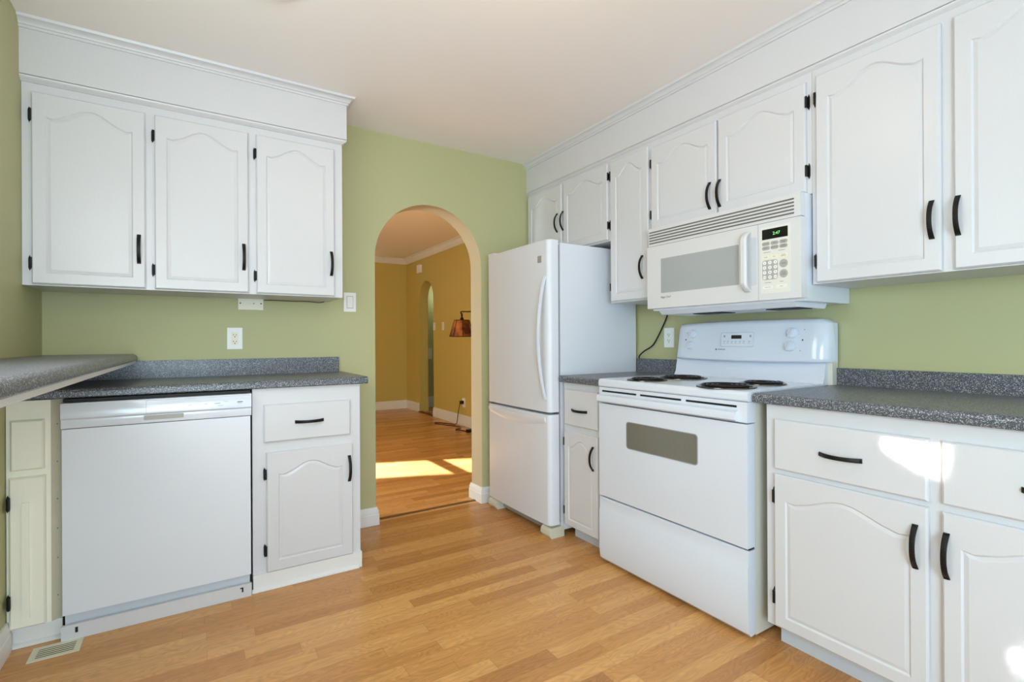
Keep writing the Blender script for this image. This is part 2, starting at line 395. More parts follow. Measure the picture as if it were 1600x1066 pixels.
# baseboards: stepped moulding profile (depth out of wall, height)
BB = [(0, 0), (0.016, 0), (0.016, 0.062), (0.013, 0.066), (0.013, 0.086), (0.009, 0.092), (0.007, 0.105), (0, 0.105)]
def baseboard(name, segs, mat='white_trim', h=1.0):
    """segs: list of ('x'|'y', fixed, a, b, outward sign)"""
    bm = B()
    for ax, fx, a, b, sg in segs:
        pts = [(fx + sg * d, z * h) for d, z in BB]
        if ax == 'x': prism(bm, pts, 'yz', a, b)
        else: prism(bm, pts, 'xz', a, b)
    return struct(name, bm, mat)
baseboard('baseboard_left', [('y', XL, YB, 2.47, 1)])
baseboard('baseboard_far_right', [('y', FX, YT, 6.84, -1), ('y', FX, 7.40, FY, -1)], h=1.3)
baseboard('baseboard_far', [('x', FY, 2.35, FX, -1)], h=1.3)
baseboard('baseboard_hall', [('x', 7.86, FX + .15, 4.1, -1)], h=1.7)
# crown of the far room
CR = [(0, 0), (0, -0.085), (0.012, -0.085), (0.018, -0.07), (0.05, -0.03), (0.058, -0.014), (0.075, -0.012), (0.075, 0)]
bm = B(); prism(bm, [(FX - d, FZ + z) for d, z in CR], 'xz', YT, FY); prism(bm, [(FY - d, FZ + z) for d, z in CR], 'yz', 2.30, FX); struct('trim_1', bm, 'white_trim')
# threshold strips
bm = B(); box(bm, AX0, AX1, 3.045, 3.072, 0, 0.004); struct('trim_2', bm, 'seam', 0)
bm = B(); box(bm, FX - 0.02, FX + 0.05, 6.84, 7.40, 0, 0.012); struct('trim_3', bm, 'dark_wood', 0)

# soffits above the wall cabinets with cove and crown
bm = B(); box(bm, XL, 0.667, 2.66, YW, 2.155, ZC); struct('wall_soffit_left', bm, 'white', 0)
bm = B(); box(bm, 2.02, XW, YB, YW, 2.165, ZC); struct('wall_soffit_right', bm, 'white', 0)
CK = [(0, 0), (0, -0.040), (0.006, -0.040), (0.008, -0.031), (0.013, -0.029), (0.015, -0.022), (0.028, -0.011), (0.034, -0.010), (0.038, 0)]
def ring_trim(name, prof, path, zt, mat='white'):
    """sweep (outward, height) along a plan path with mitred corners; outward = right of travel"""
    bm = B(); P = [Vector(p) for p in path]; rows = []
    for i, p in enumerate(P):
        d0 = (p - P[i - 1]).normalized() if i else (P[1] - P[0]).normalized()
        d1 = (P[i + 1] - p).normalized() if i < len(P) - 1 else d0
        n0 = Vector((d0.y, -d0.x)); n1 = Vector((d1.y, -d1.x)); mt = (n0 + n1); mt = mt / mt.dot(n0)
        rows.append([bm.verts.new((p.x + mt.x * o, p.y + mt.y * o, zt + z)) for o, z in prof])
    n = len(prof)
    for A, C in zip(rows, rows[1:]):
        for k in range(n): bm.faces.new((A[k], A[(k + 1) % n], C[(k + 1) % n], C[k]))
    bm.faces.new(rows[0]); bm.faces.new(rows[-1][::-1]); return struct(name, bm, mat)
ring_trim('baseboard_back_left', BB, [(0.688, YW), (AX0, YW), (AX0, YT), (-1.5, YT)], 0, 'white_trim')
ring_trim('baseboard_back_right', BB, [(FX - .02, YT), (AX1, YT), (AX1, YW), (XW, YW)], 0, 'white_trim')
ring_trim('trim_4', CK, [(0.667, YW), (0.667, 2.66), (XL, 2.66)][::-1], ZC)
ring_trim('trim_5', CK, [(2.02, YW), (2.02, YB)], ZC)
CV = [(-0.03, 0), (0.0, 0), (0.0, -0.006), (-0.004, -0.012), (-0.014, -0.018), (-0.018, -0.022), (-0.03, -0.022)]
ring_trim('trim_6', CV, [(XL, 2.66), (0.667, 2.66), (0.667, YW)], 2.157)
ring_trim('trim_7', CV, [(2.02, YW), (2.02, YB)], 2.167)

# ------------------------------------------------------------------ cabinet doors, drawers, hardware
def arch_loop(x0, x1, z0, za, rise, n=28):
    """panel outline: bottom-left, bottom-right, then the curved head from right to left"""
    pts = [(x0, z0), (x1, z0)]; cx = (x0 + x1) / 2; hw = (x1 - x0) / 2
    for i in range(n + 1):
        t = 1 - 2 * i / n; a = min(abs(t) / 0.86, 1.0)
        z = za + rise * (0.5 * (1 + math.cos(PI * a))) - 0.004 * max(0, 1 - abs(abs(t) - .86) / .14)
        pts.append((cx + hw * t, z))
    return pts
def door_mesh(w, h, mg=0.043, rail=0.094, rise=0.052, t=0.018):
    bm = B(); n = 28; e = 0.005
    def rect(i, y): return [bm.verts.new(p) for p in ((i, y, i), (w - i, y, i), (w - i, y, h - i), (i, y, h - i))]
    r0, r1, r2 = rect(0, 0), rect(0, -t + 0.006), rect(e, -t)
    bm.faces.new(r0)
    for a, b in ((r0, r1), (r1, r2)):
        for k in range(4): bm.faces.new((a[k], a[(k + 1) % 4], b[(k + 1) % 4], b[k]))
    def loop(i, y): return [bm.verts.new((x, y, z)) for x, z in arch_loop(mg + i, w - mg - i, mg + i, h - rail - i, rise, n)]
    L = [loop(0, -t), loop(0.005, -t + 0.0055), loop(0.016, -t + 0.0025)]
    top = [bm.verts.new((v.co.x, -t, h - e)) for v in L[0][2:]]
    I = L[0]
    bm.faces.new((r2[0], r2[1], I[1], I[0]))
    bm.faces.new((r2[1], r2[2], top[0], I[2], I[1]))
    bm.faces.new((r2[0], I[0], I[-1], top[-1], r2[3]))
    for k in range(n): bm.faces.new((I[2 + k], top[k], top[k + 1], I[3 + k]))
    # strip of the front face lies flush with the top edge
    for a, b in zip(L, L[1:]):
        m = len(a)
        for k in range(m): bm.faces.new((a[k], a[(k + 1) % m], b[(k + 1) % m], b[k]))
    bm.faces.new(L[-1])
    bmesh.ops.remove_doubles(bm, verts=bm.verts, dist=1e-6)
    return bm
def slab_mesh(w, h, t=0.018):
    bm = B(); e = 0.006
    def rect(i, y): return [bm.verts.new(p) for p in ((i, y, i), (w - i, y, i), (w - i, y, h - i), (i, y, h - i))]
    rs = [rect(0, 0), rect(0, -t + 0.007), rect(e * 0.4, -t + 0.003), rect(e, -t)]
    bm.faces.new(rs[0])
    for a, b in zip(rs, rs[1:]):
        for k in range(4): bm.faces.new((a[k], a[(k + 1) % 4], b[(k + 1) % 4], b[k]))
    bm.faces.new(rs[-1]); return bm
def handle_mesh(vertical=True, ln=0.126, wd=0.0145, out=0.026, th=0.0042, dimple=True):
    """flat bowed pull standing off the face at y = 0"""
    bm = B(); n = 24; rows = []
    for i in range(n + 1):
        s = -1 + 2 * i / n; a = s * ln / 2; o = -out * (1 - abs(s) ** 2.3) - 0.0015; hw = wd / 2 * (1 - 0.10 * (1 - s * s))
        row = []
        for sx, oo in ((-hw, o + th), (-hw, o + .001), (-hw * .6, o), (hw * .6, o), (hw, o + .001), (hw, o + th)):
            row.append(bm.verts.new((sx, oo, a) if vertical else (a, oo, sx)))
        rows.append(row)
    for A, C in zip(rows, rows[1:]):
        for k in range(6): bm.faces.new((A[k], A[(k + 1) % 6], C[(k + 1) % 6], C[k]))
    bm.faces.new(rows[0]); bm.faces.new(rows[-1][::-1])
    if dimple:          # rows of little hammered studs along the middle
        for i in range(-7, 8):
            s = i / 11.0; a = s * ln / 2; o = -out * (1 - abs(s) ** 2.3) - 0.0015
            for k in (-1, 0, 1):
                q = k * wd * .27; d = .0011
                p = [(q - d, o - .0001, a - d), (q + d, o - .0001, a - d), (q + d, o - .0001, a + d), (q - d, o - .0001, a + d)]
                if not vertical: p = [(z, y, x) for x, y, z in p]
                v = [bm.verts.new(c) for c in p]; tip = bm.verts.new(((q, o - .0012, a) if vertical else (a, o - .0012, q)))
                for j in range(4): bm.faces.new((v[j], v[(j + 1) % 4], tip))
    for s in (-1, 1):   # feet
        a = s * (ln / 2 - .006)
        if vertical: box(bm, -wd * .35, wd * .35, -.006, 0.0005, a - .005, a + .005)
        else: box(bm, a - .005, a + .005, -.006, .0005, -wd * .35, wd * .35)
    return bm
def hinge_mesh():
    """small butterfly-ended surface hinge, frame leaf to the left of x = 0"""
    bm = B(); hh = 0.031
    out = [(-.0095, -hh + .012), (-.0095, hh - .012), (-.0075, hh - .006), (-.0055, hh), (-.0035, hh - .006), (0.001, hh - .01), (.001, -hh + .01), (-.0035, -hh + .006), (-.0055, -hh), (-.0075, -hh + .006)]
    prism(bm, out, 'xz', -0.0025, 0.0)
    tube(bm, [(-.001, -.0145, -.022), (-.001, -.0145, .022)], .0042, 10); box(bm, -.0035, -.0008, -.0145, -.001, -.017, .017)
    for z in (-.021, .021): lathe(bm, [(.0022, -.0045), (.0022, -.0022)], (-.0055, 0, z), 'y', 8)
    for z in (-.017, -.006, .006, .017): tube(bm, [(-.001, -.0145, z - .0008), (-.001, -.0145, z + .0008)], .0048, 10)
    return bm
_hv = handle_mesh(True); _hh = handle_mesh(False); _hg = hinge_mesh()
PROTO = {}
def shared(key, bm, mat):
    me = bpy.data.meshes.new(key); bmesh.ops.recalc_face_normals(bm, faces=bm.faces[:]); bm.to_mesh(me); bm.free(); me.materials.append(M[mat])
    for p in me.polygons: p.use_smooth = True
    me.set_sharp_from_angle(angle=math.radians(35)); PROTO[key] = me
shared('hv', _hv, 'black'); shared('hh', _hh, 'black'); shared('hg', _hg, 'black')
def inst(name, key, parent, loc, mirror=False):
    o = bpy.data.objects.new(name, PROTO[key]); COL.objects.link(o); o.parent = parent; o.location = loc
    if mirror: o.rotation_euler = (0, PI, 0)
    return o
def add_door(root, x0, x1, z0, z1, yf, handle, hinge_side, hz, mat='white', flat=False, rail=None, rise=None, mg=0.043):
    """door front slab; handle (x, z) in cabinet space; hinge_side 'l' | 'r'; hz heights of hinges"""
    w, h = x1 - x0, z1 - z0
    d = obj('door', slab_mesh(w, h) if flat else door_mesh(w, h, mg, rail or 0.094, rise or 0.052), mat, root, (x0, yf, z0), 9)
    if handle: inst('handle', 'hv', d, (handle[0] - x0, -0.018, handle[1] - z0))
    for z in hz or ():
        if hinge_side == 'l': inst('hinge', 'hg', d, (-0.002, -0.0005, z - z0))
        else: inst('hinge', 'hg', d, (w + 0.002, -0.0005, z - z0), True)
    return d
def add_drawer(root, x0, x1, z0, z1, yf, handle, mat='white'):
    d = obj('drawer', slab_mesh(x1 - x0, z1 - z0), mat, root, (x0, yf, z0), 9)
    if handle: inst('handle', 'hh', d, (handle[0] - x0, -0.018, handle[1] - z0))
    return d
def carcass(root, w, depth, h, mat='white', y0=0.0, name='carcass'):
    return obj(name, bbox(0, w, y0, depth, 0, h, 0.0015, 1), mat, root)

# ---- wall cabinets, left run (front plane y = 2.685)
G_UP = 'white wall cabinets over the stove side'
t = thing('wall_cabinet', 'white three-door wall cabinet left of the arch, above the dishwasher', 'cabinet', (XL + .001, 2.685, 1.333))
w = 0.648 - XL - .001; x0 = XL + .001; carcass(t, w, 0.299, 2.151 - 1.333)
zz = 1.338 - 1.333; z1 = 2.099 - 1.333
for a, b, hx in ((-.549, -.185, -.208), (-.153, .211, .190), (.244, .606, .588)):
    add_door(t, a - x0, b - x0, zz, z1, 0, (hx - x0, 1.505 - 1.333), 'l', (2.008 - 1.333, 1.421 - 1.333))

# ---- wall cabinets, stove wall (front plane x = 2.035); local x = ymax - y
def upper(label, ymax, ymin, zb, doors, zt=2.162):
    t = thing('wall_cabinet', label, 'cabinet', (2.035, ymax, zb), RZ, G_UP)
    carcass(t, ymax - ymin, XW - 2.036, zt - zb)
    for ya, yb, za, zb2, hy, hz, side, hg in doors:
        add_door(t, ymax - ya, ymax - yb, za - zb, zb2 - zb, 0, (ymax - hy, hz - zb), side, [q - zb for q in hg])
    return t
upper('short two-door white wall cabinet above the refrigerator', 2.984, 2.1385, 1.681, [
    (2.968, 2.580, 1.688, 2.131, 2.622, 1.881, 'l', ()), (2.561, 2.148, 1.688, 2.132, 2.560, 1.883, 'r', (2.054, 1.770))])
upper('narrow single-door white wall cabinet between refrigerator and microwave', 2.1375, 1.8355, 1.318, [
    (2.124, 1.840, 1.325, 2.128, 1.880, 1.494, 'l', (2.054, 1.409))])
upper('short two-door white wall cabinet above the microwave', 1.8345, 1.0165, 1.672, [
    (1.819, 1.431, 1.680, 2.112, 1.463, 1.771, 'l', (2.028, 1.760)), (1.421, 1.034, 1.680, 2.112, 1.411, 1.770, 'r', (2.032, 1.762))])
upper('tall two-door white wall cabinet right of the microwave, above the bare counter', 1.0155, 0.170, 1.316, [
    (0.996, 0.614, 1.320, 2.117, 0.637, 1.487, 'l', (2.032, 1.404)), (0.582, 0.200, 1.320, 2.117, 0.571, 1.487, 'r', (2.032, 1.404))])

# ---- base cabinets, stove wall (frame x = 1.738)
def base_right(label, ymax, ymin, drawers, doors, group='white base cabinets on the stove wall', zt=0.870, toe=True, zb=0.084):
    t = thing('base_cabinet', label, 'cabinet', (1.738, ymax, 0), RZ, group); w = ymax - ymin
    obj('carcass', bevel(box(B(), 0, w, 0, XW - 1.739, zb, zt), 0.0015, 1), 'white', t)
    obj('toe_kick', box(B(), 0.012, w - .001, 0.065, 0.085, 0.0, zb), 'toe', t, smooth=0)
    for ya, yb, za, z2, hx in drawers: add_drawer(t, ymax - ya, ymax - yb, za, z2, 0, (ymax - hx, 0.727))
    for ya, yb, za, z2, hy, hz, side, hg, mg, rail, rise in doors:
        add_door(t, ymax - ya, ymax - yb, za, z2, 0, (ymax - hy, hz), side, hg, mg=mg, rail=rail, rise=rise)
    return t
base_right('white base cabinet right of the stove with two drawers over two doors', 1.030, 0.055,
           [(0.996, 0.556, 0.645, 0.821, 0.780), (0.526, 0.088, 0.647, 0.821, 0.306)],
           [(0.996, 0.557, 0.093, 0.628, 0.585, 0.512, 'l', (0.548, 0.192), .040, .088, .042), (0.526, 0.088, 0.093, 0.626, 0.515, 0.510, 'r', (0.548, 0.192), .040, .088, .042)])
base_right('narrow white base cabinet squeezed between refrigerator and stove', 2.204, 1.892,
           [(2.182, 1.915, 0.640, 0.836, 2.052)], [(2.186, 1.915, 0.085, 0.606, 1.945, 0.492, 'l', (0.545, 0.165), .036, .082, .040)], zt=0.872)

# ---- base cabinets, left run
t = thing('base_cabinet', 'white base cabinet with one drawer and one door beside the dishwasher and arch', 'cabinet', (0.206, 2.475, 0))
w = 0.677 - 0.206
obj('carcass', bevel(box(B(), 0, w, 0, .505, 0.072, 0.895), .0015, 1), 'white', t)
bm = box(B(), 0.0, w + .004, -.012, .48, 0.0, 0.074); bevel(bm, .002, 1); obj('plinth', bm, 'white_trim', t)
bm = B(); prism(bm, [(-.012, .001), (-.026, .001), (-.025, .008), (-.020, .013), (-.012, .015)], 'yz', -.005, w - .012); obj('quarter_round', bm, 'white_trim', t)
add_drawer(t, .250 - .206, .628 - .206, .654, .822, 0, (.441 - .206, .737))
add_door(t, .260 - .206, .638 - .206, .075, .608, 0, (.6205 - .206, .491), 'l', (.512, .171), mg=.048, rail=.098, rise=.045)
t = thing('base_cabinet', 'cream-white corner base cabinet at the left wall with narrow grooved door', 'cabinet', (XL + .002, 2.475, 0))
x0 = XL + .002
obj('carcass', bevel(box(B(), 0, -.458 - x0, 0, .505, 0.072, 0.893), .0015, 1), 'cream_paint', t)
bm = B(); prism(bm, [(-.458 - x0, 0.0), (-.427 - x0, .028), (-.427 - x0, .05), (-.458 - x0, .05)], 'xy', .072, .893); obj('filler_strip', bm, 'filler', t, smooth=0)
bm = B()
for z in (.16, .30, .41, .52, .66, .80): lathe(bm, [(.0022, -.0006), (.0022, .001)], (-.443 - x0, .0135, z), 'y', 8)
obj('nail_heads', bm, 'ink', t, smooth=0)['kind'] = 'stuff'
obj('toe_kick', box(B(), 0, -.43 - x0, .012, .03, 0, .072), 'white_trim', t, smooth=0)
bm = B(); prism(bm, [(.012, .001), (-.002, .001), (-.001, .008), (.004, .013), (.012, .015)], 'yz', .012, -.43 - x0); obj('quarter_round', bm, 'white_trim', t)
obj('drawer_front', slab_mesh(.091, .181), 'cream_paint', t, (-.565 - x0, 0, .643), 20)
d = obj('door', slab_mesh(.098, .543), 'cream_paint', t, (-.569 - x0, 0, .076), 20)
bm = B(); box(bm, .036, .056, -.0245, -.0175, .036, .452); bevel(bm, .002, 2); obj('bead', bm, 'cream_paint', d)
for z in (.53, .178): inst('hinge', 'hg', d, (0.0045, -.019, z - .076))

# ------------------------------------------------------------------ countertops
def counter_profile(zt, th, depth, nose=0.014):
    p = [(depth, zt - th), (0.004, zt - th), (0.0, zt - th + .004)]
    for i in range(7): a = PI / 2 * i / 6; p.append((nose - nose * math.cos(a), zt - nose + nose * math.sin(a)))
    p.append((depth, zt)); return p
def counter(label, loc, rz, w, depth, zt, th, bs, bs_top):
    t = thing('countertop', label, 'countertop', (loc[0], loc[1], zt - th), rz)
    z = zt - th
    bm = B(); prism(bm, [(a, b - z) for a, b in counter_profile(zt, th, depth)], 'yz', 0, w); obj('worktop', bm, 'laminate', t)
    a, b = bs
    bm = B(); box(bm, a, b, depth - .021, depth, th, bs_top - z); bevel(bm, .003, 2); obj('backsplash', bm, 'laminate', t)
    return t
counter('long dark speckled countertop with backsplash over the dishwasher', (XL + .002, 2.45), 0, 0.712 - XL - .002, 0.533, 0.931, 0.034, (0, .694 - XL - .002), 1.016)
counter('short dark speckled countertop between refrigerator and stove', (1.708, 2.214), RZ, 2.214 - 1.889, XW - 1.709, 0.908, 0.035, (0.0, 2.214 - 1.889), 0.990)
counter('dark speckled countertop right of the stove with backsplash on green wall', (1.708, 1.064), RZ, 1.064 - 0.02, XW - 1.709, 0.907, 0.034, (0.0, 1.044), 0.978)
# raised bar ledge along the left wall
t = thing('bar_ledge', 'raised speckled bar ledge running along the left wall in the foreground', 'counter', (-.24, 2.962, 1.006), RZ)
bm = B(); prism(bm, [(-.337, .012), (-.337, .044), (-.016, .044), (-.008, .041), (-.002, .034), (0.0, .026), (0.0, .016), (-.004, .012)], 'yz', 0, 2.2)
obj('worktop', bm, 'laminate', t)
bm = B(); box(bm, 0, 2.2, -.337, -.004, 0, .012); obj('underside_board', bm, 'edge_white', t, smooth=0)

# ------------------------------------------------------------------ dishwasher
t = thing('dishwasher', 'white built-in dishwasher under the left countertop', 'dishwasher', (-.424, 2.442, 0))
W_ = .624
obj('body', box(B(), .004, W_ - .004, .04, .535, .02, .855), 'gasket', t, smooth=0)
obj('door', bbox(0.002, W_ - .004, 0.0, .05, .094, .782, .004, 2), 'fridge', t)
bm = B(); prism(bm, [(.05, .785), (-.003, .785), (-.005, .789), (-.003, .816), (-.011, .823), (-.012, .870), (-.007, .879), (.05, .883)], 'yz', 0, W_)
cp = obj('control_panel', bm, 'enamel', t)
bm = B(); box(bm, .247, .378, -.0062, .0, .797, .815); obj('recess_shade', bm, 'button', cp, smooth=0)  # grey plate painted for the shade inside the pull recess
bm = B(); box(bm, .2548, .2556, -.0123, -.010, .823, .872); box(bm, .2548, W_ - .004, -.0106, -.006, .8735, .8742); obj('panel_seam', bm, 'ink_soft', cp, smooth=0)
bm = B()
for x, n in ((.400, .016), (.455, .012), (.497, .021), (.580, .021)): box(bm, x - n / 2, x + n / 2, -.0126, -.011, .8455, .8472 + (.002 if x > .57 else 0))
for x, z, n in ((.427, .8515, .022), (.427, .844, .022), (.472, .849, .012), (.528, .852, .014), (.508, .837, .021), (.580, .8408, .016)): box(bm, x - n / 2, x + n / 2, -.0126, -.011, z, z + .0007)
obj('lettering', bm, 'gasket', cp, smooth=0)
obj('kick_strip', box(B(), .006, W_ - .008, .018, .03, .05, .096), 'toe', t, smooth=0)
k = obj('toe_panel', bbox(-.002, W_ - .002, -.004, .01, 0.001, .056, .0015, 1), 'white', t)
obj('clip_slot', box(B(), .038, .046, -.0052, -.003, .026, .046), 'slot', k, smooth=0)
obj('clip_slot', prism(B(), [(W_ - .040, .026), (W_ - .034, .026), (W_ - .034, .046), (W_ - .046, .046), (W_ - .046, .041), (W_ - .040, .041)], 'xz', -.0052, -.003), 'slot', k, smooth=0)
obj('top_gap_shade', box(B(), .004, W_ - .004, .008, .05, .883, .893), 'slot', t, smooth=0)  # black strip standing in for shade between dishwasher and countertop

# ------------------------------------------------------------------ refrigerator (front x = 1.65), local x = 2.92 - y
t = thing('refrigerator', 'white bottom-freezer refrigerator in the corner right of the arch', 'refrigerator', (1.65, 2.916, 0), RZ)
W_ = .690
obj('body', bevel(box(B(), .003, W_, .082, .678, .035, 1.655), .004, 2), 'fridge', t)
obj('gasket', box(B(), .012, W_ - .012, .070, .084, .08, 1.645), 'gasket', t, smooth=0)
def rounded_front(w, z0, z1, bow=.006, r=.028, th=.068):
    bm = B(); p = [(0, th), (w, th), (w, r)]
    for i in range(1, 7): a = PI / 2 * i / 6; p.append((w - r + r * math.cos(a), r - r * math.sin(a)))
    for i in range(1, 10): s = i / 10; p.append((w - r - (w - 2 * r) * s, -bow * math.sin(PI * s)))
    for i in range(0, 7): a = PI / 2 * i / 6; p.append((r - r * math.sin(a), r - r * math.cos(a)))
    prism(bm, p, 'xy', z0, z1); return bm
d = obj('door', bevel(rounded_front(W_, .702, 1.668), .004, 2, 60), 'fridge', t)
P = []
for i in range(25):
    s = i / 24; b = math.sin(PI * s) ** .8; P.append((W_ - .034 - .0 * b, -.003 - .050 * b, .772 + (1.462 - .772) * s))
bm = B(); rows = []
for p in P:
    q = Vector(p); rows.append([bm.verts.new(q + Vector(o)) for o in ((-.011, .006, 0), (-.011, -.003, 0), (-.005, -.007, 0), (.006, -.007, 0), (.012, -.003, 0), (.012, .006, 0))])
for A, C in zip(rows, rows[1:]):
    for kk in range(6): bm.faces.new((A[kk], A[(kk + 1) % 6], C[(kk + 1) % 6], C[kk]))
bm.faces.new(rows[0]); bm.faces.new(rows[-1][::-1]); obj('handle', bm, 'enamel', d)
bm = B(); box(bm, .592, .626, -.0052, .0, 1.546, 1.584); bevel(bm, .001, 1); obj('badge', bm, 'badge', d)
dz = obj('freezer_drawer', bevel(rounded_front(W_, .070, .688), .004, 2, 60), 'fridge', t)
bm = B(); rows = []
for i in range(25):
    s = i / 24; x = .028 + (W_ - .062) * s; dn = -.034 * math.sin(PI * s); o = -.006 * math.sin(PI * s)
    rows.append([bm.verts.new((x, yy + o, zz)) for yy, zz in ((.006, .674), (-.002, .674), (-.008, .671), (-.010, .664 + dn * .25), (-.008, .652 + dn * .8), (-.001, .642 + dn), (.006, .642 + dn))])
for A, C in zip(rows, rows[1:]):
    for kk in range(7): bm.faces.new((A[kk], A[(kk + 1) % 7], C[(kk + 1) % 7], C[kk]))
bm.faces.new(rows[0]); bm.faces.new(rows[-1][::-1]); obj('handle', bm, 'fridge', dz)
obj('hinge_cap', bbox(.008, .085, .004, .085, 1.668, 1.682, .005, 2), 'fridge', t)
obj('hinge_cap', bbox(.0, .04, .006, .06, .689, .7005, .002, 1), 'gasket', t)
obj('grille', box(B(), .10, W_ - .10, .055, .075, .012, .070), 'badge', t, smooth=0)
for a, b in ((.008, .105), (W_ - .085, W_ + .002)):
    bm = B(); prism(bm, [(.10, .0), (.010, .0), (-.004, .020), (-.002, .042), (.012, .056), (.10, .060)], 'yz', a, b); bevel(bm, .006, 2, 20); obj('foot', bm, 'foot', t)

# ------------------------------------------------------------------ stove (front x = 1.69), local x = 1.868 - y
t = thing('stove', 'white electric coil stove below the microwave', 'stove', (1.69, 1.868, 0), RZ)
W_ = .796
obj('body', bevel(box(B(), .006, W_ - .004, .05, .640, .012, .885), .002, 1), 'stove_side', t)
# cooktop slab with rounded front lip and corners
bm = B(); p = [(.565, .874), (.006, .874), (0, .880), (0, .896)]
for i in range(1, 7): a = PI / 2 * i / 6; p.append((.016 - .016 * math.cos(a), .896 + .016 * math.sin(a)))
p.append((.565, .912)); prism(bm, p, 'yz', 0, W_ - .002); bevel(bm, .006, 3, 60); ck = obj('cooktop', bm, 'enamel', t)
def burner(cx, cy, r):
    zt = .912; b = thing('burner', '', 'x', (cx, cy, zt)); del b['label']; del b['category']; b.parent = t
    bm = B(); lathe(bm, [(r + .016, .0002), (r + .015, .0045), (r + .008, .005), (r - .002, .0015), (.02, .001)], seg=40); obj('drip_pan', bm, 'pan', b)
    P = []; turns = 4 if r > .09 else 3.2; n = int(turns * 30)
    for i in range(n + 1):
        s = i / n; rr = .022 + (r - .022) * s; a = 2 * PI * turns * s; P.append((rr * math.cos(a), rr * math.sin(a), .0085))
    bm = B(); tube(bm, P, .0042, 8); 
    for q in range(3):
        a = 2 * PI * q / 3 + .4; tube(bm, [(.01 * math.cos(a), .01 * math.sin(a), .005), (r * math.cos(a), r * math.sin(a), .005)], .0025, 6)
    obj('coil', bm, 'coil', b)
burner(1.868 - 1.652, 1.80 - 1.69, .077); burner(1.868 - 1.640, 2.045 - 1.69, .098); burner(1.868 - 1.236, 1.80 - 1.69, .098); burner(1.868 - 1.230, 2.045 - 1.69, .077)
# vent panel above the door, with its three slots
vp = obj('vent_panel', bevel(box(B(), .003, W_ - .004, .002, .05, .797, .8725), .004, 2), 'enamel', t)
for a, b in ((.026, .250), (.275, .499), (.524, .750)): obj('vent_slot', bevel(box(B(), a, b, .0005, .01, .850, .858), .003, 2), 'slot', vp)
# oven door: enamelled front, bar handle across its top, mesh window
d = obj('oven_door', bevel(box(B(), .003, W_ - .004, .0, .048, .338, .792), .004, 2), 'enamel', t)
bm = B(); prism(bm, [(.004, .801), (-.012, .801), (-.021, .806), (-.023, .818), (-.016, .834), (.004, .842)], 'yz', .008, .757); bevel(bm, .003, 2, 40); obj('handle', bm, 'enamel', d)
def rrect(x0, x1, z0, z1, r, n=6):
    o = []
    for cx, cz, a0 in ((x1 - r, z0 + r, -PI / 2), (x1 - r, z1 - r, 0), (x0 + r, z1 - r, PI / 2), (x0 + r, z0 + r, PI)):
        for i in range(n + 1): a = a0 + PI / 2 * i / n; o.append((cx + r * math.cos(a), cz + r * math.sin(a)))
    return o
bm = B(); prism(bm, rrect(.192, .577, .602, .720, .012), 'xz', -.0012, .001); obj('oven_window', bm, 'oven_glass', d)
bm = B(); tube(bm, [(x, -.0002, z) for x, z in rrect(.190, .579, .600, .722, .013)], .0022, 6, True); obj('window_border', bm, 'ink_soft', d)
# storage drawer, rounded at its foot
bm = B(); prism(bm, [(.05, .018), (.018, .014), (.006, .026), (.001, .055), (0, .085), (0, .268), (.004, .274), (.004, .322), (.010, .328), (.05, .328)], 'yz', .001, W_ - .004); bevel(bm, .006, 3, 50)
obj('drawer', bm, 'enamel', t)
obj('gap_shade', box(B(), .01, W_ - .01, .02, .05, .327, .340), 'slot', t, smooth=0)  # black filler painted as the shade between drawer and oven door
# back guard: lower riser and the bowed control console
bm = B(); prism(bm, [(.553, .905), (.645, .905), (.645, 1.012), (.585, 1.012), (.570, .935)], 'yz', .004, W_ - .012); bevel(bm, .004, 2, 40); obj('riser', bm, 'enamel', t)
bm = B(); rows = []
prof = [(.644, 1.004), (.560, 1.003), (.552, 1.010), (.552, 1.020), (.568, 1.168), (.574, 1.182), (.588, 1.190), (.644, 1.190)]
n = 24
for i in range(n + 1):
    s = -1 + 2 * i / n; x = .008 + .394 + s * .402; bow = .020 * (1 - s * s); edge = max(0, (abs(s) - .90) / .10); pull = .030 * edge ** 2
    row = []
    for y, z in prof:
        f = max(0, min(1, (.644 - y) / .09)); row.append(bm.verts.new((.402 + (x - .402) * (1 - .03 * max(0, (z - 1.01) / .18) * (s < 0)), y - bow * f + pull * f, z - .018 * edge ** 2 * (1 if z > 1.15 else 0) + .006 * (1 - s * s) * (1 if z > 1.15 else -1))))
    rows.append(row)
m_ = len(prof)
for A, C in zip(rows, rows[1:]):
    for kk in range(m_): bm.faces.new((A[kk], A[(kk + 1) % m_], C[(kk + 1) % m_], C[kk]))
bm.faces.new(rows[0]); bm.faces.new(rows[-1][::-1])
con = obj('control_console', bm, 'enamel', t, smooth=50)
obj('end_cap', bevel(box(B(), W_ - .013, W_ + .007, .600, .644, .900, 1.168), .002, 1), 'stove_side', t)
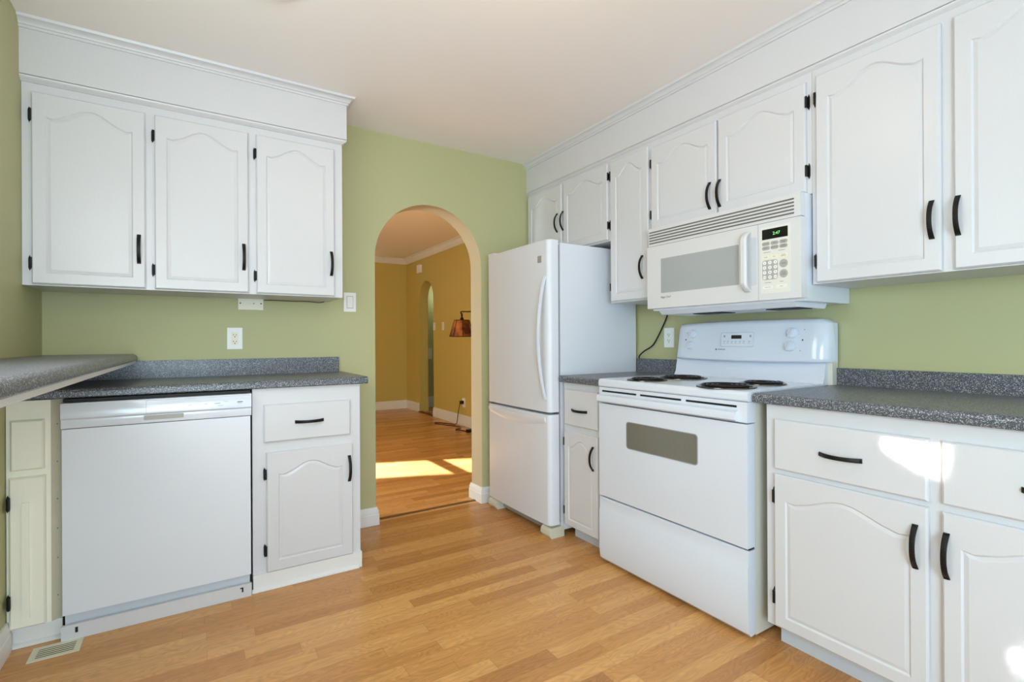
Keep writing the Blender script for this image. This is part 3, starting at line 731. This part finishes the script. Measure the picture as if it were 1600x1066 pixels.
# console face: local plane leaning back; helper maps (y world, z) to the leaning face
LEAN = math.atan2(.016, .148)
def face(xl, z):
    s = (xl - .402) / .402; return .552 - .020 * (1 - s * s) + (z - 1.020) * math.tan(LEAN)
def on_face(name, bm, mat, xl, z, parent=con):
    o = obj(name, bm, mat, parent); o.location = (xl, face(xl, z), z); o.rotation_euler = (-LEAN, 0, 0); return o
for y, z, r in ((1.733, 1.134, .0215), (1.744, 1.074, .0205), (1.205, 1.131, .0225), (1.213, 1.072, .0225)):
    kb = on_face('knob', lathe(B(), [(r, .0), (r, -.010), (r * .92, -.014), (r * .5, -.015)], axis='y', seg=28), 'enamel', 1.868 - y, z)
    bm = B(); box(bm, -.0035, .0035, -.024, -.012, -r * .9, r * .9); bevel(bm, .001, 1); gr = obj('grip', bm, 'enamel', kb); gr.rotation_euler = (0, .5, 0)
    bm = B()
    for q in range(9):
        a = PI * .15 + q * PI * 1.7 / 8; box(bm, (r + .005) * math.sin(a) - .0007, (r + .005) * math.sin(a) + .0007, -.0011, -.0004, (r + .005) * math.cos(a) - .0007, (r + .005) * math.cos(a) + .0007)
    obj('dial_mark', bm, 'ink_soft', kb, smooth=0)
tp = on_face('touch_panel', prism(B(), rrect(-.086, .086, -.034, .034, .006), 'xz', -.0020, .002), 'enamel', 1.868 - 1.470, 1.1025)
bm = B(); prism(bm, rrect(-.030, .024, .004, .022, .002), 'xz', -.0028, -.0018); obj('clock_display', bm, 'display', tp)
bm = B()
for a in (-.072, .066): box(bm, a, a + .008, -.0025, -.0018, .012, .022)
for i, a in enumerate((-.072, -.052, -.030, -.010, .012, .032, .060)):
    for q in range(2): box(bm, a, a + (.010 if q else .007), -.0025, -.0018, -.018 + q * .008, -.0155 + q * .008)
obj('lettering', bm, 'ink_soft', tp, smooth=0)
bm = B()
for pts in (rrect(-.0865, .0865, -.0345, .0345, .006),):
    tube(bm, [(x, -.0019, z) for x, z in pts], .0006, 4, True)
obj('panel_outline', bm, 'ink_soft', tp)
bm = B(); lettering(bm, 'KENMORE', 0, -.0006, 0, .0090); on_face('lettering', bm, 'ink', 1.868 - 1.552, 1.054); on_face('logo_mark', lathe(B(), [(.004, -.0008), (.004, -.0002)], (0, 0, 0), 'y', 12), 'ink', 1.868 - 1.584, 1.054)
for y, z in ((1.781, 1.104), (1.164, 1.099)): on_face('indicator_light', lathe(B(), [(.0032, -.0012), (.0032, .001)], axis='y', seg=10), 'slot', 1.868 - y, z)
for y, z in ((1.776, 1.140), (1.158, 1.146), (1.172, 1.052)): on_face('burner_symbol', lathe(B(), [(.0022, -.0008), (.0022, .001)], axis='y', seg=10), 'ink_soft', 1.868 - y, z)

# ------------------------------------------------------------------ over-the-range microwave (front x = 1.95), local x = 1.784 - y
t = thing('microwave', 'almond-white over-the-range microwave above the stove', 'microwave', (1.95, 1.784, 1.236), RZ)
W_ = .768; Z0 = 1.236
obj('body', bevel(box(B(), .008, W_ - .006, .034, XW - 1.952, 1.252 - Z0, 1.670 - Z0), .003, 1), 'fridge', t)
bm = B(); prism(bm, [(.036, .020), (.30, .020), (.28, -.006), (.06, -.004)], 'yz', .04, W_ - .05); bt = obj('bottom_vent', bm, 'gasket', t, smooth=0)
bt.data.materials[0] = M['fridge']
for a, b in ((.20, .36), (W_ - .20, W_ - .06)): obj('grease_filter', box(B(), a, b, .10, .20, -.0085, -.004), 'slot', bt, smooth=0)
vg = obj('vent_grille', bevel(box(B(), .006, W_ - .004, .004, .040, 1.577 - Z0, 1.668 - Z0), .003, 2), 'almond', t)
bm = B()
for i in range(5):
    z = 1.592 - Z0 + i * .0137; box(bm, .012, W_ - .028, .0022, .008, z - .0030, z + .0030)
obj('louver_slot', bm, 'slot_grey', vg, smooth=0)
d = obj('door', bevel(box(B(), 0, 1.784 - 1.1885, .0, .042, 1.262 - Z0, 1.574 - Z0), .006, 3), 'almond', t)
obj('seam', box(box(B(), .010, W_ - .004, .006, .03, 1.5735 - Z0, 1.5785 - Z0), 1.784 - 1.1890, 1.784 - 1.1865, .006, .03, 1.262 - Z0, 1.574 - Z0), 'gasket', t, smooth=0)  # grey strips put in for the shade of the door gaps
pn = obj('control_panel', bevel(box(B(), 1.784 - 1.187, W_, .0, .042, 1.262 - Z0, 1.574 - Z0), .006, 3), 'almond', t)
bm = B(); prism(bm, rrect(1.784 - 1.695, 1.784 - 1.275, 1.336 - Z0, 1.506 - Z0, .003), 'xz', -.0010, .001); obj('window', bm, 'mw_glass', d)
# bowed handle, with a darker plate painted as the shaded recess behind it
P = []; 
for i in range(21):
    s = i / 20; b = min(1, math.sin(PI * s) * 2.6); b = b ** .6; P.append((1.784 - 1.233, -.002 - .034 * b, (1.300 + (1.552 - 1.300) * s) - Z0))
bm = B(); rows = []
for p in P:
    q = Vector(p); rows.append([bm.verts.new(q + Vector(o)) for o in ((-.015, .012, 0), (-.016, .002, 0), (-.008, -.005, 0), (.008, -.005, 0), (.014, .002, 0), (.012, .012, 0))])
for A, C in zip(rows, rows[1:]):
    for kk in range(6): bm.faces.new((A[kk], A[(kk + 1) % 6], C[(kk + 1) % 6], C[kk]))
bm.faces.new(rows[0]); bm.faces.new(rows[-1][::-1]); obj('handle', bm, 'almond', d)
bm = B(); prism(bm, rrect(1.784 - 1.222, 1.784 - 1.1945, 1.325 - Z0, 1.525 - Z0, .006), 'xz', -.0006, .001); obj('recess_shade', bm, 'toe', d)
bm = B(); lettering(bm, 'Magic Chef', 1.784 - 1.668, -.0007, 1.3145 - Z0, .0135, shear=.25); obj('lettering', bm, 'ink', d, smooth=0)
X = lambda y: 1.784 - y
Zz = lambda z: z - Z0
bm = B(); prism(bm, rrect(X(1.177), X(1.056), Zz(1.288), Zz(1.557), .003), 'xz', -.0008, .001); obj('keypad', bm, 'keypad', pn)
bm = B(); box(bm, X(1.170), X(1.066), -.0016, -.0004, Zz(1.506), Zz(1.547)); obj('display', bm, 'display', pn, smooth=0)
bm = B(); lettering(bm, '2:47', X(1.111), -.0021, Zz(1.526), .0175); obj('clock_digits', bm, 'led', pn, smooth=0)
inkb = B(); marks = []
def button(x, z, pts, mat, txt=None, size=.006):
    bm = B(); prism(bm, pts, 'xz', -.0020, -.0004); b = obj('button', bm, mat, pn); 
    if txt:
        for i, s in enumerate(txt.split('|')):
            n = len(txt.split('|')); lettering(inkb, s, x, -.0022, z + (n - 1) * size * .5 - i * size, size)
names = [['POPCORN', 'PIZZA', 'FROZEN|FOOD'], ['REHEAT', 'BEVERAGE', 'BAKED|POTATO']]
for r, z in enumerate((1.4885, 1.4710)):
    for cc, y in enumerate((1.1545, 1.1185, 1.083)):
        x = X(y); button(x, Zz(z), rrect(x - .016, x + .016, Zz(z) - .0075, Zz(z) + .0075, .007), 'button', names[r][cc], .0052)
for y, tx in ((1.155, 'MORE'), (1.12, 'LESS'), (1.083, 'AUTO|DEFROST')):
    x = X(y); button(x, Zz(1.434), rrect(x - .015, x + .015, Zz(1.434) - .0075, Zz(1.434) + .0075, .005), 'ivory', tx, .005)
ks = ['1', '2', '3', '4', '5', '6', '7', '8', '9', 'POWER', '0', 'CLOCK']
bm = B(); prism(bm, rrect(X(1.170), X(1.106), Zz(1.343), Zz(1.422), .010), 'xz', -.0014, -.0004); obj('number_pad', bm, 'button', pn)
for i, s in enumerate(ks):
    x = X((1.160, 1.138, 1.1155)[i % 3]); z = Zz(1.4115 - .0195 * (i // 3))
    pts = [(x + .0075 * math.cos(a * PI / 8), z + .0075 * math.sin(a * PI / 8)) for a in range(16)]
    button(x, z, pts, 'plastic', s, .0085 if len(s) == 1 else .0038)
for z, tx in ((1.402, 'START'), (1.362, 'STOP|CLEAR')):
    x = X(1.083); pts = [(x + .0165 * math.cos(a * PI / 12), Zz(z) + .0165 * math.sin(a * PI / 12)) for a in range(24)]
    button(x, Zz(z), pts, 'button', tx, .0065)
for y, tx in ((1.147, 'VENT FAN'), (1.091, 'LIGHT')):
    x = X(y); button(x, Zz(1.3125), rrect(x - .022, x + .022, Zz(1.3125) - .0065, Zz(1.3125) + .0065, .002), 'plastic', tx, .005)
for y, z, n in ((1.150, 1.4535, .03), (1.090, 1.4545, .026), (1.147, 1.331, .026), (1.091, 1.331, .014)): box(inkb, X(y) - n / 2, X(y) + n / 2, -.0012, -.0006, Zz(z), Zz(z) + .0012)
obj('lettering', inkb, 'ink', pn, smooth=0)

# ------------------------------------------------------------------ wall plates
def outlet(label, loc, rz, w, h, decora=True, mat='plastic', group=None):
    t = thing('outlet', label, 'outlet', loc, rz, group)
    obj('plate', bevel(box(B(), -w / 2, w / 2, -.005, 0, -h / 2, h / 2), .002, 2), mat, t)
    if decora: obj('receptacle', bevel(box(B(), -.0165, .0165, -.0065, -.004, -.033, .033), .001, 1), 'ivory', t)
    else:
        for s in (-1, 1):
            obj('receptacle', prism(B(), rrect(-.0165, .0165, s * .0195 - .0135, s * .0195 + .0135, .008), 'xz', -.0065, -.004), mat, t)
    for s in (-1, 1):
        bm = B(); z = s * .0175
        box(bm, -.0075, -.0050, -.0070, -.006, z - .002, z + .006); box(bm, .0050, .0075, -.0070, -.006, z - .002, z + .005)
        lathe(bm, [(.0028, -.0070), (.0028, -.006)], (0, 0, z - .0085), 'y', 10); obj('slots', bm, 'slot', t, smooth=0)
    for s in (-1, 1): obj('screw', lathe(B(), [(.0028, -.0062), (.0028, -.004)], (0, 0, s * h * .42), 'y', 10), mat, t)
    return t
outlet('white outlet on the green wall above the left counter', (.169, YW - .0005, 1.123), 0, .070, .112)
outlet('white outlet on the green wall behind the stove\'s left end', (XW - .0005, 1.977, 1.117), RZ, .072, .114, False)
outlet('white outlet low on the ochre wall with a cord plugged in', (FX - .0005, 5.855, .30), RZ, .08, .12, False)
def switch(label, loc, rz, w=.070, h=.112, group=None):
    t = thing('light_switch', label, 'switch', loc, rz, group)
    obj('plate', bevel(box(B(), -w / 2, w / 2, -.005, 0, -h / 2, h / 2), .002, 2), 'plastic', t)
    bm = B(); prism(bm, [(-.004, -.033), (-.0062, -.033), (-.009, .0), (-.0062, .033), (-.004, .033)], 'yz', -.0165, .0165); obj('rocker', bm, 'plastic', t, smooth=20)
    obj('rocker_frame', box(B(), -.0185, .0185, -.0056, -.004, -.0355, .0355), 'ink_soft', t, smooth=0)
    return t
switch('white rocker switch on the green wall just left of the arch', (.761, YW - .0005, 1.335), 0)
switch('white switch on the ochre wall, nearer the narrow arch', (FX - .0005, 6.80, 1.325), RZ)
switch('white switch on the ochre wall, nearer the lamp', (FX - .0005, 6.49, 1.322), RZ)
switch('white switch on the hall wall seen through the narrow arch', (3.235, 7.8595, 1.305), 0)
t = thing('wall_plate', 'white sideways cover plate under the left wall cabinet', 'cover plate', (.244, YW - .0005, 1.309))
obj('plate', bevel(box(B(), -.059, .059, -.006, 0, -.034, .034), .002, 2), 'ivory', t)
obj('toggle', bevel(box(B(), -.010, .010, -.011, -.005, -.004, .005), .002, 1), 'ivory', t)
for x in (-.049, .049): obj('screw', lathe(B(), [(.0036, -.0072), (.0036, -.005)], (x, 0, 0), 'y', 10), 'slot', t)
obj('screw', lathe(B(), [(.0042, -.0085), (.0042, -.005)], (.014, 0, 0.0), 'y', 10), 'badge', t)
bm = B(); tube(bm, smooth_path([(.306, 2.972, 1.327), (.36, 2.970, 1.329), (.45, 2.968, 1.327), (.52, 2.970, 1.329), (.585, 2.965, 1.325), (.61, 2.94, 1.329)]), .0022, 6)
tag(obj('cable', bm, 'dark_wood'), 'thin brown cable tacked under the left wall cabinet', 'cable')
bm = B(); tube(bm, smooth_path([(2.325, 1.975, 1.262), (2.332, 1.985, 1.240), (2.336, 2.030, 1.165), (2.336, 2.080, 1.090), (2.334, 2.110, 1.062), (2.325, 2.155, 1.036), (2.318, 2.186, 1.008), (2.318, 2.192, .990)]), .0042, 8)
tag(obj('power_cord', bm, 'cord_black'), 'black cord hanging from the microwave down the wall to the short counter', 'cord')

# ------------------------------------------------------------------ floor vent
t = thing('floor_vent', 'cream metal floor register in front of the corner cabinet', 'vent', (-.500, 2.340, 0))
bm = B(); w, h, b = .140, .100, .018
box(bm, 0, w, 0, b, .0005, .003); box(bm, 0, w, h - b, h, .0005, .003); box(bm, 0, b, b, h - b, .0005, .003); box(bm, w - b, w, b, h - b, .0005, .003); obj('frame', bm, 'vent', t, smooth=0)
obj('duct', box(B(), b, w - b, b, h - b, .0004, .0010), 'duct', t, smooth=0)
for i in range(4): obj('slat', box(B(), b, w - b, b + .010 + i * .0138, b + .0160 + i * .0138, .001, .0017), 'vent', t, smooth=0)

# ------------------------------------------------------------------ ceiling fixtures
t = thing('smoke_detector', 'round white smoke detector on the kitchen ceiling at the top edge', 'smoke detector', (.236, 1.925, ZC))
obj('housing', lathe(B(), [(.070, -.0005), (.070, -.012), (.062, -.030), (.04, -.034)], seg=40), 'plastic', t)
t = thing('ceiling_light', 'round dome ceiling light just above the top edge of the photo', 'ceiling light', (.85, 1.15, ZC))
obj('base', lathe(B(), [(.13, -.0005), (.13, -.02), (.12, -.025)], seg=40), 'white_trim', t)
obj('dome', lathe(B(), [(.12, -.025), (.11, -.055), (.075, -.085), (.03, -.098)], seg=40), 'bulb', t)
point('ceiling_light_glow', (.85, 1.15, ZC - .16), 3.5, (1.0, .72, .42), .1)
point('far_room_fill', (-0.8, 3.62, .95), 96, (.88, .95, 1.0), .15)  # added fill lamp out of view, without a fixture

# ------------------------------------------------------------------ beyond the arch
t = thing('floor_lamp', 'bronze bridge-arm floor lamp with brown mica shade seen through the arch', 'lamp', (2.66, 4.70, 0))
obj('base', lathe(B(), [(.14, 0.001), (.14, .012), (.11, .022), (.03, .035), (.014, .06)], seg=32), 'bronze', t)
obj('pole', tube(B(), [(0, 0, .05), (0, 0, 1.44)], .010, 12), 'bronze', t)
dx, dy = 2.43 - 2.66, 4.855 - 4.70
P = smooth_path([(0, 0, 1.40), (.02, -.01, 1.47), (dx * .35, dy * .35, 1.445), (dx * .7, dy * .7, 1.395 + .03), (dx, dy, 1.425), (dx * 1.04, dy * 1.04, 1.41), (dx, dy, 1.40)])
obj('arm', tube(B(), P, .007, 8), 'bronze', t)
obj('socket', lathe(B(), [(.006, 1.41), (.012, 1.385), (.008, 1.37), (.020, 1.35), (.020, 1.33)], (dx, dy, 0), seg=16), 'bronze', t)
bm = B(); n = 8; rings = []
for r, z in ((.136, 1.155), (.130, 1.16), (.080, 1.333), (.070, 1.333), (.120, 1.16), (.136, 1.155)):
    rings.append([bm.verts.new((dx + r * math.cos(2 * PI * (k + .5) / n), dy + r * math.sin(2 * PI * (k + .5) / n), z)) for k in range(n)])
for A, C in zip(rings, rings[1:]):
    for k in range(n): bm.faces.new((A[k], A[(k + 1) % n], C[(k + 1) % n], C[k]))
sh = obj('lamp_shade', bm, 'shade', t, smooth=0)
bm = B(); 
for r, z in ((.135, 1.156), (.081, 1.332)): tube(bm, [(dx + r * math.cos(2 * PI * (k + .5) / n), dy + r * math.sin(2 * PI * (k + .5) / n), z) for k in range(n)], .004, 6, True)
for k in range(n):
    a = 2 * PI * (k + .5) / n; tube(bm, [(dx + .134 * math.cos(a), dy + .134 * math.sin(a), 1.156), (dx + .081 * math.cos(a), dy + .081 * math.sin(a), 1.332)], .003, 6)
obj('rib', bm, 'bronze', sh)
lx, ly = 2.66, 4.70
cp_ = [(2.940, 5.87, .31), (2.915, 5.89, .29), (2.900, 5.92, .15), (2.895, 5.96, .02), (2.86, 6.05, .006), (2.76, 6.25, .006), (2.70, 6.22, .006), (2.76, 6.02, .006), (2.85, 5.80, .006), (2.80, 5.66, .006), (2.72, 5.62, .006), (2.76, 5.52, .006), (2.80, 5.36, .006), (2.74, 5.1, .006), (2.70, 4.84, .02)]
obj('cord', tube(B(), smooth_path([(a - lx, b - ly, c) for a, b, c in cp_]), .0055, 6), 'cord_brown', t)
bm = B(); box(bm, 2.905 - lx, 2.9475 - lx, 5.845 - ly, 5.885 - ly, .285, .325); bevel(bm, .006, 2); obj('plug', bm, 'cord_black', t)
bm = B(); box(bm, 2.76 - lx, 2.84 - lx, 5.36 - ly, 5.42 - ly, .001, .035); bevel(bm, .008, 2); obj('foot_switch', bm, 'cord_black', t)
t = thing('door_chime', 'small white box high on the ochre wall by the narrow arch', 'wall box', (FX - .0005, 7.33, 2.235), RZ)
obj('cover', bevel(box(B(), -.058, .058, -.04, 0, -.062, .062), .006, 2), 'plastic', t)
t = thing('wall_box', 'small white box low on the hall wall, through the narrow arch', 'wall box', (3.300, 7.8595, .90))
obj('cover', bevel(box(B(), -.045, .045, -.05, 0, -.09, .09), .006, 2), 'ivory', t)
point('hall_fill', (3.55, 7.62, 1.9), 3.5, (.95, 1.0, .75), .1)  # added lamp that lifts the hall wall, no fixture
